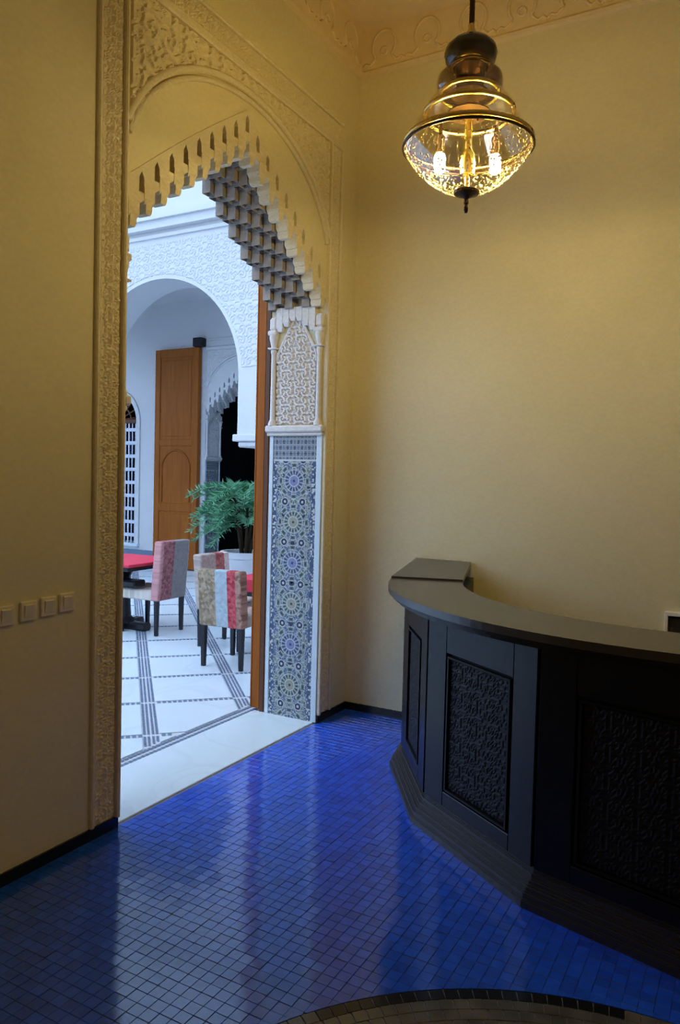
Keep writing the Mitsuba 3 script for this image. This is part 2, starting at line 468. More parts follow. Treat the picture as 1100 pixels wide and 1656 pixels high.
near, field, cut = [], [], []
MED_DISC = sg.Point(*MED_C).buffer(MED_R + .002, 96)
hx = P_T * .5 - .0006
for i in range(int(X_ROOM / P_T)):
    for j in range(int(5.0 / P_T)):
        c = np.array([(i + .5) * P_T, -(j + .5) * P_T])
        far = np.linalg.norm(c - MED_C)
        if far < MED_R + .037:
            if far > MED_R - .037:
                q = sg.box(c[0] - hx, c[1] - hx, c[0] + hx, c[1] + hx).difference(MED_DISC)
                if q.geom_type == 'Polygon' and q.area > 6e-5:
                    m = extrude(q, .008)
                    m.apply_translation((0, 0, -.008))
                    cut.append(m)
            continue
        if np.linalg.norm(c - DESK_C) < 1.55 and c[0] > .9:
            continue
        v = tile_vertices(c, np.array([hx, 0]), np.array([0, hx]))
        (near if in_view(c) else field).append((np.linalg.norm(c - EYE[:2]), v))
near.sort(key=lambda t: t[0])
for _, v in near[:300]:
    put('tile', tile_mesh([v]), 'tile_blue', 'floor')
put('tile_field', tile_mesh([v for _, v in near[300:]] + [v for _, v in field]), 'tile_blue', 'floor', kind='stuff')
put('cut_tile', cat(cut), 'tile_blue', 'floor', kind='stuff')
# the round medallion in front of the desk
rest = []
for ring in range(14):
    r = MED_R - (ring + .5) * P_T
    n = max(6, int(2 * np.pi * r / P_T))
    for k in range(n):
        a = 2 * np.pi * (k + .5 * (ring % 2)) / n
        er, et = np.array([math.cos(a), math.sin(a)]), np.array([-math.sin(a), math.cos(a)])
        c = MED_C + r * er
        w = np.pi * r / n - .0013
        v = tile_vertices(c, er * hx, et * w)
        if ring < 5 and in_view(c):
            put('medallion_tile', tile_mesh([v]), 'tile_black' if ring == 0 else 'tile_olive', 'floor', label='dark tile of the round medallion border' if ring == 0 else None)
        else:
            rest.append(v)
put('medallion_field', cat([tile_mesh(rest), trimesh.creation.cylinder(MED_R - 14 * P_T, .004, sections=64, transform=trimesh.transformations.translation_matrix((*MED_C, -.004)))]), 'tile_olive', 'floor', kind='stuff')
put('threshold', bevel_box(-.545, -.02, DOOR_Y - HW, DOOR_Y + HW, -.08, .004, .004), 'marble_white', label='white marble threshold slab between blue floor and courtyard', kind='structure')


# ------------------------------------------------------------------ the carved doorway (ours, and its twin across the courtyard)
def round_arch(u):
    return 3.20 + .79 * np.sqrt(np.clip(1 - (u / .96) ** 2, 0, 1))


def cell(u0, u1, d0, d1, zb, zt, drop=.03, inset=.30):
    """A stalactite: a small prism whose foot tapers."""
    cu, cd = (u0 + u1) / 2, (d0 + d1) / 2
    v = []
    for z, s in ((zt, 1), (zb + drop, 1), (zb, 1 - inset)):
        for a, b in ((u0, d0), (u1, d0), (u1, d1), (u0, d1)):
            v.append((cu + (a - cu) * s, cd + (b - cd) * s, z))
    f = [(0, 1, 2), (0, 2, 3), (8, 10, 9), (8, 11, 10)]
    for lo in (0, 4):
        for k in range(4):
            a, b = lo + k, lo + (k + 1) % 4
            f += [(a, a + 4, b + 4), (a, b + 4, b)]
    return trimesh.Trimesh(np.array(v), np.array(f), process=False)


def hollow(u0, u1, d0, d1, zb, zt, deep, rim=.16):
    """A muqarnas cell: a block whose underside is scooped out to a point."""
    cu, cd = (u0 + u1) / 2, (d0 + d1) / 2
    v = []
    for z, s in ((zt, 1), (zb, 1), (zb, 1 - rim), (zb + deep * .6, .62)):
        for a, b in ((u0, d0), (u1, d0), (u1, d1), (u0, d1)):
            v.append((cu + (a - cu) * s, cd + (b - cd) * s, z))
    v.append((cu, cd, zb + deep))
    f = [(0, 1, 2), (0, 2, 3)]
    for lo in (0, 4, 8):
        for k in range(4):
            a, b = lo + k, lo + (k + 1) % 4
            f += [(a, a + 4, b + 4), (a, b + 4, b)]
    f += [(12 + k, 16, 12 + (k + 1) % 4) for k in range(4)]
    return trimesh.Trimesh(np.array(v), np.array(f), process=False)


def doorway(at, arch, carved, detail, step):
    def place(m, uv=False):
        m = m.copy()
        old = m.vertices.copy()
        m.vertices = at(old)
        return m

    def flat(m):         # relief() gives (u, height, v); height stands out of the wall (negative depth)
        m = m.copy()
        v = m.vertices
        m.vertices = at(np.stack([v[:, 0], -v[:, 1], v[:, 2]], -1))
        return m

    reveal = 'stucco_reveal' if detail else carved
    # the rectangular frame: two carved pilaster strips and a carved lintel strip, each between thin fillets
    for s in (-1, 1) if detail else (1,):
        a, b = sorted((s * (HW + .022), s * (HW + .158)))
        put('carved_strip', flat(relief(a, b, .06, 4.14, step, .004, .007, .050, seed=1)), carved, arch, smooth=False)
        for w0, w1, t in ((HW, HW + .022, .030), (HW + .158, HW + .182, .022)):
            a, b = sorted((s * w0, s * w1))
            put('fillet', place(bevel_box(a, b, -t, .01, .055, 4.16, .006)), carved, arch)
    lx = -HW - .158 if detail else -HW + .01
    put('carved_strip', flat(relief(lx, HW + .158, 4.165, 4.295, step, .004, .007, .050, seed=1)), carved, arch)
    put('fillet', place(bevel_box(lx - .024 * detail, HW + .182, -.030, .01, 4.115, 4.165, .008)), carved, arch)
    put('fillet', place(bevel_box(lx - .024 * detail, HW + .182, -.022, .01, 4.295, 4.318, .006)), carved, arch)
    # spandrels above the round moulding
    put('spandrel', flat(relief(-HW + .002, HW - .002, 3.10, 4.113, step * 1.1, .006, .015, .15,
                                mask=lambda u, z: z > np.where(np.abs(u) < .955, round_arch(u) + .035, 9), seed=4)), carved, arch)
    us = HW * .985 * np.sin(np.linspace(-np.pi / 2, np.pi / 2, 60))
    for off, r in ((.0, .016), (.045, .022)):
        put('moulding', place(sweep([(u * (1 + off * .4), -.008, round_arch(u * .97) + off - .01) for u in us], r, 8)), carved, arch, smooth=True)
    # the muqarnas: a fringe in front and rows of cells under the arch
    cells = []
    n = 9
    du = HW / n
    plate = sg.Polygon([(u, arch_low(u) + .045) for u in np.linspace(-HW, HW, 61)] + [(u, arch_low(u) + .225) for u in np.linspace(HW, -HW, 61)])
    for k in range(-n + 1, n):             # dark upright niches, one over every gap between the teeth
        u = k * du
        z = arch_low(u)
        plate = plate.difference(sg.Polygon([(u - .017, z + .095), (u + .017, z + .095), (u + .017, z + .165), (u, z + .195), (u - .017, z + .165)]))
    put('fringe_band', upright(plate, -.006, .070, at), carved, arch)
    for k in range(-n, n):                 # a block and a tooth between the niches
        uc = (k + .5) * du
        cells.append(cell(uc - du * .34, uc + du * .34, -.010, .085, arch_low(uc) + .002, arch_low(uc) + .085, .025, .2))
        cells.append(cell(uc - du * .20, uc + du * .20, -.006, .080, arch_low(uc) - .042, arch_low(uc) + .05, .02, .15))
    fringe = len(cells)
    n = 14
    du = HW / n
    depths = np.linspace(.092, THICK, 6)
    for j in range(5):
        o = .5 * (j % 2)
        for k in range(-n, n + (1 if o == 0 else 0)):
            uc = min(max((k + .5 - o) * du, -HW + du * .5), HW - du * .5)
            z = arch_low(uc) - .010 + .040 * ((k + j // 2) % 2)
            cells.append(hollow(uc - du * .46, uc + du * .46, depths[j] + .004, depths[j + 1] - .004, z - .012, arch_low(uc) + .26, .085))
    if detail:
        for i, c in enumerate(cells):
            put('muqarnas_cell', place(c), carved if i < fringe else 'stucco_grey_brown', arch)
    else:
        put('muqarnas_fringe', place(cat(cells)), carved, arch, kind='stuff')
    # the two reveals: tiled dado, moulded ledge, a pair of colonnettes and a pointed carved panel between them
    for s in (-1, 1):
        def side(m, s=s):      # (depth, out, z) -> the reveal's face, "out" towards the opening
            m = m.copy()
            v = m.vertices
            m.vertices = at(np.stack([s * (HW - v[:, 1]), v[:, 0], v[:, 2]], -1))
            if s > 0:
                m.faces = m.faces[:, ::-1]
            return m
        panel = box(.045, .411, 0, .006, .004, 2.065)
        panel = panel.subdivide()
        put('tile_panel', side(panel), 'zellige', arch, uv=np.stack([panel.vertices[:, 0], panel.vertices[:, 2]], -1), label='blue, green and white zellige panel with star rosettes')
        put('border_strip', side(bevel_box(-.004, .043, 0, .010, .004, 2.075, .003)), 'marble_white', arch, label='white border strip beside the tiles')
        put('border_strip', side(bevel_box(.413, .446, 0, .010, .004, 2.075, .003)), 'marble_white', arch, label='white border strip beside the tiles')
        put('ledge', side(cat([bevel_box(-.012, .462, 0, .030, 2.070, 2.095, .006), bevel_box(-.022, .47, 0, .048, 2.095, 2.145, .010)])), reveal, arch, label='moulded ledge above the tiles')
        for d in (.030, .420):
            prof = [(0, 0), (.032, 0), (.032, .02), (.024, .035), (.020, .05), (.018, .30), (.018, .52), (.023, .53), (.023, .545), (.018, .555), (.026, .60), (.034, .635), (.034, .66), (0, .66)]
            c = lathe(prof, 16)
            c.apply_translation((d, .018, 2.145))
            ck = put('colonnette', side(c), reveal, arch, smooth=40)
            put('abacus', side(bevel_box(d - .038, d + .038, 0, .052, 2.80, 2.836, .008)), reveal, ck)
            put('capital', side(bevel_box(d - .034, d + .030, 0, .044, 2.835, 2.93, .014)), reveal, ck)
            put('collar', side(bevel_box(d - .036, d + .036, 0, .05, 2.70, 2.712, .004)), reveal, ck)
        tip = lambda u: 2.66 + .30 * np.clip(1 - np.abs(u - .225) / .165, 0, 1)
        put('carved_panel', side(relief(.055, .395, 2.15, 2.98, max(step * .75, .004), .002, .017, .062, mask=lambda u, z: z < tip(u), seed=9)), reveal, arch)
        for h in (-1, 1):
            put('rib', side(sweep([(.225 + h * .165, .004, 2.60), (.225 + h * .165, .006, 2.66), (.225 + h * .08, .006, 2.815), (.225, .006, 2.965)], .013, 6)), reveal, arch, smooth=True)
        # the corbelled foot of the arch over the panel
        foot = [cell(du_ - .026, du_ + .026, 0, .045, 2.78 + .35 * abs(du_ - .225) ** .5 * 0 + .13 * (1 - abs(du_ - .225) / .2), 2.99, .03, .35) for du_ in (.085, .14, .195, .25, .305, .36)]
        put('corbel', side(cat(foot)), reveal, arch)


a1 = thing('archway', 'tall pointed archway of carved stucco with honeycomb fringe, in the cream wall of the room', 'archway')
doorway(at_room, a1, 'plaster_carved', True, .0062)

# ------------------------------------------------------------------ courtyard and gallery
bsdf('stucco_carved', {'type': 'diffuse', 'reflectance': proc(tex_stucco)})
X_W = -12.0                    # the courtyard's far end
put('courtyard_floor', box(X_W, -.545, -9.2, 6.0, -.12, -.006), 'mosaic_bed', label='white marble courtyard floor crossed by mosaic strips', kind='structure')
put('gallery_room_floor', box(GX - 2, GX + 2, 6.0, 9.0, -.12, 0), 'void_dark', label='floor of the unlit room beyond the gallery, shade put into its colour', kind='structure')
R2 = math.sqrt(.5)


def ab(a, b):                 # diagonal axes: a runs to +x+y, b to -x+y
    return np.array([(a - b) * R2, (a + b) * R2])


region = sg.box(X_W, -3.2, -.655, 5.98)
A0, PA, WA = -1.464, .714, .118
B0, PB, WB = .424, .762, .068
dark = []
slab_count = 0
for i in range(-14, 11):
    a_lo, a_hi = A0 + i * PA + WA / 2, A0 + (i + 1) * PA - WA / 2
    for j in range(-9, 19):
        b_lo, b_hi = B0 + j * PB + WB / 2, B0 + (j + 1) * PB - WB / 2
        poly = sg.Polygon([ab(a_lo, b_lo), ab(a_hi, b_lo), ab(a_hi, b_hi), ab(a_lo, b_hi)])
        c = poly.intersection(region)
        if c.is_empty or c.area < .004 or c.geom_type != 'Polygon':
            continue
        m = extrude(c, .016)
        m.apply_translation((0, 0, -.016))
        if slab_count < 290:
            put('slab', m, 'marble_white', 'courtyard_floor')
            slab_count += 1
        # the single row of small dark pieces below this slab
        for s in np.arange(a_lo + .012, a_hi - .012, .040):
            q = sg.Polygon([ab(s, b_lo - WB + .006), ab(s + .026, b_lo - WB + .006), ab(s + .026, b_lo - .006), ab(s, b_lo - .006)])
            if region.contains(q):
                dark.append(q)
        # two rows of paired pieces in the wide strip
        for s in np.arange(b_lo, b_hi, .038):
            for o0, o1 in ((.008, .026), (.036, .052), (.066, .082), (.092, .110)):
                q = sg.Polygon([ab(a_lo - WA + o0, s), ab(a_lo - WA + o1, s), ab(a_lo - WA + o1, s + .030), ab(a_lo - WA + o0, s + .030)])
                if region.contains(q):
                    dark.append(q)
for y in np.arange(-3.2, .6, .036):         # the strip along the threshold
    for k, (x0, x1) in enumerate(((-.645, -.612), (-.585, -.555))):
        dark.append(sg.box(x0, y + .018 * k, x1, y + .018 * k + .027))
vs = [np.array([(x, y, -.0012) for x, y in list(q.exterior.coords)[:4]]) for q in dark]
put('mosaic_strip', trimesh.Trimesh(np.vstack(vs), np.vstack([np.array([(0, 1, 2), (0, 2, 3)]) + 4 * k for k in range(len(vs))]), process=False), 'mosaic_dark', 'courtyard_floor', kind='stuff')
put('slab_field', box(X_W, -.545, -9.2, -3.2, -.016, 0), 'marble_white', 'courtyard_floor', kind='stuff')

# the arcade wall
AY0, AY1, SPAN, PITCH_A, SPRING = 3.5, 4.1, 1.5, 3.85, 3.19
CENTRES = [-5.22 + PITCH_A * k for k in (-1, 0, 1)]
wall = sg.box(X_W, 2.36, -.47, 8.6)
for c in CENTRES:
    arc = [(c + SPAN * math.cos(t), SPRING + SPAN * math.sin(t)) for t in np.linspace(0, np.pi, 49)]
    wall = wall.difference(sg.Polygon([(c + SPAN, 2.2), *arc, (c - SPAN, 2.2)]))
m = extrude(wall, AY1 - AY0)
v = m.vertices
m.vertices = np.stack([v[:, 0], AY0 + v[:, 2], v[:, 1]], -1)
m.faces = m.faces[:, ::-1]
put('wall_arcade', m, 'stucco_white', label='white arcade wall across the courtyard with round arches', kind='structure')


def off_arch(u, z):
    d = np.full(u.shape, 9.0)
    for c in CENTRES:
        d = np.minimum(d, np.where(z > SPRING, np.hypot(u - c, z - SPRING), np.abs(u - c)))
    return d > SPAN + .05


m = relief(-9.2, -2.62, 3.30, 5.22, .011, .003, .010, .15, mask=off_arch, seed=6)
v = m.vertices
m.vertices = np.stack([v[:, 0], AY0 - v[:, 1], v[:, 2]], -1)
put('carved_field', m, 'stucco_carved', 'wall_arcade')
put('cornice', cat([box(X_W, -.5, AY0 - d, AY0 + .01, z0, z1) for z0, z1, d in ((5.29, 5.34, .035), (5.40, 5.52, .11), (5.52, 5.58, .16))]), 'stucco_white', 'wall_arcade')
for k, c in enumerate([-5.22 - 1.5 * PITCH_A + PITCH_A * i for i in range(4)]):
    if c < X_W + .3 or c > -.9:
        continue
    t = thing('column', 'white column with block capital carrying the arcade beside the potted palm' if abs(c + 3.295) < .1 else 'white column with block capital further along the arcade', 'column', 'arcade columns')
    put('abacus', bevel_box(c - .47, c + .47, AY0 - .06, AY1 + .06, 2.27, 2.37, .012), 'stucco_white', t)
    put('capital', bevel_box(c - .40, c + .40, AY0 - .02, AY1 + .02, 2.19, 2.275, .02), 'stucco_white', t)
    m = lathe([(0, .0), (.30, .0), (.30, .12), (.24, .16), (.27, .20), (.205, .25), (.20, 1.2), (.19, 2.08), (.23, 2.10), (.23, 2.14), (.30, 2.20), (0, 2.20)], 28)
    m.apply_translation((c, (AY0 + AY1) / 2, 0))
    put('shaft', m, 'stucco_white', t, smooth=35)

# gallery behind the arcade
outline = sg.box(X_W - GX, 0, -.47 - GX, 5.3).difference(opening(.20))
WIN_C, WIN_W, WIN_Z0, WIN_Z1 = -8.62 - GX, .57, .42, 2.82


def win_shape(g):
    return sg.Polygon([(WIN_C - WIN_W - g, WIN_Z0 - g), (WIN_C + WIN_W + g, WIN_Z0 - g)] + [(WIN_C + (WIN_W + g) * math.cos(t), WIN_Z1 + (WIN_W + g) * math.sin(t)) for t in np.linspace(0, np.pi, 25)])


outline = outline.difference(win_shape(0))
put('wall_gallery', upright(outline, 0, THICK, at_gallery), 'stucco_white', label='white back wall of the gallery behind the arcade', kind='structure')
put('ceiling_gallery', box(X_W, -.5, AY1, GY, 5.05, 5.2), 'stucco_white', label='gallery ceiling in shade behind the arcade', kind='structure')
put('wall_courtyard_end', box(X_W - .2, X_W, -9.2, GY + .4, 0, 3.2), 'stucco_white', label='unseen low white wall closing the far end of the courtyard, lowered for skylight', kind='structure')  # out of view; kept low so more skylight reaches the room
put('wall_courtyard_side', box(X_W, -.47, -9.4, -9.2, 0, 3.2), 'stucco_white', label='unseen low white wall on the near side of the courtyard, lowered for skylight', kind='structure')  # unseen too, its height lowered to let skylight in through the doorway
put('wall_gallery_end', box(-.49, -.44, 0.2, GY, 0, 5.3), 'stucco_white', label='white end wall of the gallery', kind='structure')
put('room_beyond', cat([box(GX - 2, GX + 2, 9.0, 9.1, 0, 5), box(GX - 2.1, GX - 2, GY + THICK, 9, 0, 5), box(GX + 2, GX + 2.1, GY + THICK, 9, 0, 5), box(GX - 2, GX + 2, GY + THICK, 9, 4.6, 4.7)]), 'void_dark', label='unlit room seen through the gallery doorway', kind='structure')
put('room_behind_window', cat([box(-10.2, -7.5, 7.6, 7.7, 0, 4.4), box(-10.3, -10.2, GY + THICK, 7.7, 0, 4.4), box(-7.5, -7.4, GY + THICK, 7.7, 0, 4.4), box(-10.3, -7.4, GY + THICK, 7.7, 4.3, 4.4), box(-10.3, -7.4, GY + THICK, 7.7, -.1, 0)]), 'void_dark', label='unlit room behind the white window grille', kind='structure')
put('baseboard_gallery', cat([bevel_box(X_W, GX - HW - .2, GY - .015, GY, 0, .30, .004)]), 'mosaic_dark', label='blue-grey tiled skirting along the gallery wall', kind='structure')

a2 = thing('archway', 'shaded pointed archway with toothed fringe behind the arcade, beside the open cedar door', 'archway')
doorway(at_gallery, a2, 'stucco_carved', False, .018)

# the window grille in the gallery
win = put('window_1', upright(win_shape(.09).difference(win_shape(.0)), -.03, .05, at_gallery), 'stucco_white', label='arched gallery window with a white iron grille', kind='structure')


def gal(m):
    m = m.copy()
    m.vertices = at_gallery(m.vertices)
    return m


put('sill', gal(bevel_box(WIN_C - .68, WIN_C + .68, -.08, .3, WIN_Z0 - .06, WIN_Z0, .01)), 'marble_white', win)
for k in range(9):
    z = WIN_Z0 + .12 + k * .262
    put('rail', gal(bevel_box(WIN_C - WIN_W, WIN_C + WIN_W, .07, .11, z, z + .07, .006)), 'iron_white', win)
for k in range(13):
    u = WIN_C - WIN_W + .03 + k * (2 * WIN_W - .06) / 12
    w = .022 if k % 3 else .034
    put('bar', gal(bevel_box(u - w / 2, u + w / 2, .075, .105, WIN_Z0, WIN_Z1 + .02, .005)), 'iron_white', win)
put('transom', gal(bevel_box(WIN_C - WIN_W, WIN_C + WIN_W, .05, .13, WIN_Z1 - .02, WIN_Z1 + .06, .008)), 'wood_frame', win)
for k in range(9):
    t = np.pi * (k + .5) / 9
    put('fan_spoke', gal(sweep([(WIN_C, .09, WIN_Z1 + .05), (WIN_C + WIN_W * math.cos(t), .09, WIN_Z1 + WIN_W * math.sin(t))], .016, 5)), 'wood_frame', win)
put('fan_ring', gal(sweep([(WIN_C + .33 * math.cos(t), .09, WIN_Z1 + .33 * math.sin(t)) for t in np.linspace(0, np.pi, 18)], .018, 5)), 'wood_frame', win)


# cedar door leaves, folded back flat against the wall beside their doorway
def door_leaf(t, x0, x1, f, at):
    """x0..x1 along the wall; f is the depth of the leaf's face nearest the viewer; the leaf is .07 thick."""
    def pl(m):
        m = m.copy()
        m.vertices = at(m.vertices)
        return m
    H = 4.16
    w = x1 - x0
    put('leaf', pl(bevel_box(x0, x1, f, f + .07, .02, H, .004)), 'wood_cedar', t)
    g = f - .016
    for a, b in ((x0, x0 + .13), (x1 - .13, x1)):
        put('stile', pl(bevel_box(a, b, g, f + .01, .02, H, .006)), 'wood_cedar', t)
    for z, h in ((.02, .24), (1.10, .15), (2.34, .12), (4.0, .16)):
        put('rail', pl(bevel_box(x0 + .13, x1 - .13, g, f + .01, z, z + h, .006)), 'wood_cedar', t)
    c = (x0 + x1) / 2
    r = w / 2 - .19
    put('panel', pl(bevel_box(x0 + .17, x1 - .17, f - .010, f + .01, 2.52, 3.95, .012)), 'wood_cedar', t)
    put('panel', pl(bevel_box(x0 + .17, x1 - .17, f - .010, f + .01, .31, 1.05, .012)), 'wood_cedar', t)
    arc = [(c - r, 1.29), (c - r, 1.92)] + [(c - r * math.cos(s), 1.92 + r * math.sin(s)) for s in np.linspace(0, np.pi, 15)][1:-1] + [(c + r, 1.92), (c + r, 1.29)]
    put('arched_moulding', pl(sweep([(x, f - .004, z) for x, z in arc], .020, 6)), 'wood_cedar', t, smooth=True)


d1 = thing('wooden_door', 'cedar door leaf seen edge-on behind the tiled jamb of the near archway', 'door')
for nm, (u0, u1, e0, e1, z1), mt in (('leaf', (HW + .0, HW + .88, .500, .572, 4.16), 'wood_cedar'), ('stile', (HW + .0, HW + .12, .572, .588, 4.16), 'wood_cedar'), ('stile', (HW + .76, HW + .88, .572, .588, 4.16), 'wood_cedar')):
    m = bevel_box(u0, u1, e0, e1, .02, z1, .005)
    m.vertices = at_room(m.vertices)
    put(nm, m, mt, d1)
for z, h in ((.02, .24), (1.10, .15), (2.34, .12), (4.0, .16)):
    m = bevel_box(HW + .12, HW + .76, .572, .588, z, z + h, .005)
    m.vertices = at_room(m.vertices)
    put('rail', m, 'wood_cedar', d1)
m = bevel_box(HW - .012, HW + .06, .455, .494, .004, 4.2, .004)
m.vertices = at_room(m.vertices)
put('trim_3', m, 'wood_frame', label='wooden door post behind the tiled jamb, shade put into its colour', kind='structure')  # post lies in shadow; that shade is painted in as darker wood
d2 = thing('wooden_door', 'tall cedar door leaf standing open in the gallery behind the far arch', 'door')
door_leaf(d2, -7.49 - GX, -6.43 - GX, -.10, at_gallery)
m = bevel_box(-6.55 - GX, -6.35 - GX, -.16, .0, 4.17, 4.33, .01)
put('hinge_block', gal(m), 'iron_black', d2, label='black pivot block at the top of the door')


# ------------------------------------------------------------------ chairs and tables of the courtyard
def rot(a):
    return T4().rotate([0, 0, 1], a)


def uvbox(m, x0):
    return np.stack([m.vertices[:, 0] + x0, m.vertices[:, 2]], -1)


def planar_uv(m):
    v = m.vertices
    return np.stack([v[:, 0], v[:, 2] + v[:, 1]], -1)


def chair(label, x, y, face, top, cloth, seat_cloth, w=.48, group='upholstered chairs in the courtyard'):
    """Origin: middle of the back's foot. The chair looks along its own +y, turned by face degrees."""
    t = thing('dining_chair', label, 'chair', group)
    tw = T4().translate([x, y, 0]) @ rot(face)

    def part(name, m, b, smooth=True, uv=None):
        k = key_for(t + '__' + name)
        scene[k] = mikit.ply(m, b, smooth=smooth, uv=uv, to_world=tw)

    back = soft_box(-w / 2, w / 2, -.01, .10, .385, top, .022)
    v = back.vertices
    v[:, 1] -= .05 * np.clip((v[:, 2] - .5) / .45, 0, 1)          # the back leans a little
    part('backrest', back, cloth, uv=np.stack([v[:, 0], v[:, 2]], -1))
    seat = soft_box(-w / 2, w / 2, .06, .56, .385, .50, .03)
    v = seat.vertices
    v[:, 2] += .012 * np.cos(v[:, 0] / w * 3) * (v[:, 2] > .46)
    part('seat', seat, seat_cloth, uv=np.stack([v[:, 0], v[:, 1]], -1))
    for sx in (-1, 1):
        for yy in (.03, .52):
            c = sx * (w / 2 - .035)
            leg = bevel_box(c - .025, c + .025, yy - .025, yy + .025, 0, .39, .004)
            lv = leg.vertices
            s = .72 + .28 * lv[:, 2:3] / .39
            lv[:, :2] = np.array([c, yy]) + (lv[:, :2] - np.array([c, yy])) * s
            part('leg', leg, 'wood_ebony', smooth=False)
    return t


chair('nearest chair, its back in tan, pale blue and red patchwork, before the archway', -1.53, .405, 4, .915, 'fabric_tan_blue_red', 'fabric_cream_red')
chair('cream chair with dark red backrest, half hidden behind the tan and blue one', -2.33, 1.25, -88, .955, 'fabric_cream_red', 'fabric_seat_cream', .50)
chair('rose and grey chair with cream seat, pulled up to the left red table', -2.975, 1.36, 93, 1.045, 'fabric_rose_grey', 'fabric_seat_cream', .50)
chair('chair across the left red table, mostly hidden by the table foot', -4.75, 1.15, -92, .95, 'fabric_cream_red', 'fabric_cream_red', .50)


def table(label, x, y, ang, lx, ly, H, apron):
    t = thing('table', label, 'table')
    tw = T4().translate([x, y, 0]) @ rot(ang)

    def part(name, m, b, smooth=False):
        k = key_for(t + '__' + name)
        scene[k] = mikit.ply(m, b, smooth=smooth, to_world=tw)
    part('table_cloth', soft_box(-lx / 2, lx / 2, -ly / 2, ly / 2, H - apron, H, .012), 'cloth_red', True)
    part('underframe', bevel_box(-lx / 2 + .05, lx / 2 - .05, -ly / 2 + .05, ly / 2 - .05, H - apron - .05, H - apron + .005, .01), 'wood_ebony')
    prof = [(0, .07), (.13, .07), (.13, .10), (.085, .14), (.075, .30), (.075, H - .2), (.11, H - .12), (.17, H - apron - .05), (0, H - apron - .05)]
    part('pedestal', lathe(prof, 24), 'wood_ebony', 40)
    part('foot', cat([bevel_box(-.36, .36, -.06, .06, 0, .09, .02), bevel_box(-.06, .06, -.30, .30, 0, .09, .02)]), 'wood_ebony')
    return t


t1 = table('table with bright red top on a black pedestal, at the left of the archway view', -3.62, 1.28, 4, .95, .95, .80, .035)
k = key_for(t1 + '__stretcher')
scene[k] = mikit.ply(bevel_box(-.42, .40, -.30, -.10, .53, .60, .015), 'wood_ebony', to_world=T4().translate([-3.62, 1.28, 0]) @ rot(4))
table('table with red cloth behind the nearest chair, cut off by the door leaf', -1.42, 1.42, 4, .95, .85, .76, .13)

# ------------------------------------------------------------------ potted palm by the arcade
PX, PY = -2.84, 2.55
pot = thing('planter', 'large white planter behind the nearest chair, by the arcade column', 'planter')
m = lathe([(0, 0), (.20, 0), (.23, .05), (.29, .76), (.31, .78), (.31, .85), (.27, .85), (.26, .76), (0, .76)], 40)
m.apply_translation((PX, PY, 0))
put('pot', m, 'pot_white', pot, smooth=35)
m = trimesh.creation.cylinder(.262, .03, sections=32)
m.apply_translation((PX, PY, .775))
put('soil', m, 'soil', pot)
plant = thing('potted_fern', 'feathery green plant with arching fronds growing from the white planter', 'plant')
for k in range(5):
    a = 2 * np.pi * k / 5 + .4
    b = np.array([PX + .05 * math.cos(a), PY + .05 * math.sin(a), .80])
    e = b + np.array([.13 * math.cos(a), .13 * math.sin(a), .64 + .06 * k])
    put('stem', sweep([b, (b + e) / 2 + np.array([.02, -.02, 0]), e], [.022, .018, .012], 6), 'bark', plant, smooth=True)


def frond(o, az, el, L, seed):
    r = np.random.default_rng(seed)
    d = np.array([math.cos(az) * math.cos(el), math.sin(az) * math.cos(el), math.sin(el)])
    pts = [o + d * L * s + np.array([0, 0, -.55 * L * s * s]) for s in np.linspace(0, 1, 9)]
    vs, fs = [], []
    side = np.cross(d, [0, 0, 1.0])
    side /= np.linalg.norm(side) + 1e-9
    n = 46
    for i in range(n):
        s = .12 + .88 * i / n
        p = o + d * L * s + np.array([0, 0, -.55 * L * s * s])
        ln = .15 * (1 - .55 * s) * r.uniform(.7, 1.2)
        for sg_ in (-1, 1):
            q = p + side * sg_ * ln + d * ln * .7 + np.array([0, 0, r.uniform(-.07, .05)])
            w = np.cross(q - p, r.normal(size=3))
            w = w / (np.linalg.norm(w) + 1e-9) * .0075
            b = len(vs)
            mid = (p + q) / 2
            vs += [p, mid + w, q, mid - w]
            fs += [(b, b + 1, b + 2), (b, b + 2, b + 3)]
    return cat([trimesh.Trimesh(np.array(vs), np.array(fs), process=False), sweep(pts, .005, 4)])


for k in range(64):
    a = 2 * np.pi * k * .618
    h = 1.18 + .42 * ((k * .37) % 1)
    o = np.array([PX + .10 * math.cos(a), PY + .10 * math.sin(a), h])
    put('frond', frond(o, a + .3 * math.sin(k), .05 + .75 * ((k * .53) % 1), .42 + .33 * ((k * .71) % 1), 100 + k), 'foliage', plant)

# ------------------------------------------------------------------ reception desk
V = np.array([(.60, -.02), (.81, -.90), (1.23, -1.53), (1.94, -2.01), (2.78, -2.22), (3.62, -2.02), (4.25, -1.48)])


def offset(V, d):
    """The polyline moved by d towards the desk's inside, with mitred corners."""
    t = np.diff(V, axis=0)
    t /= np.linalg.norm(t, axis=1, keepdims=True)
    n = np.stack([-t[:, 1], t[:, 0]], -1)
    out = [V[0] + d * n[0]]
    for i in range(1, len(V) - 1):
        b = n[i - 1] + n[i]
        out.append(V[i] + d * b / (1 + n[i - 1] @ n[i]))
    out.append(V[-1] + d * n[-1])
    out = np.array(out)
    out[0, 1] = min(out[0, 1], -.016)
    return out


def strip(d0, d1, z0, z1):
    p = sg.Polygon(np.vstack([offset(V, d0), offset(V, d1)[::-1]])).buffer(0)
    m = extrude(p, z1 - z0)
    m.apply_translation((0, 0, z0))
    return m


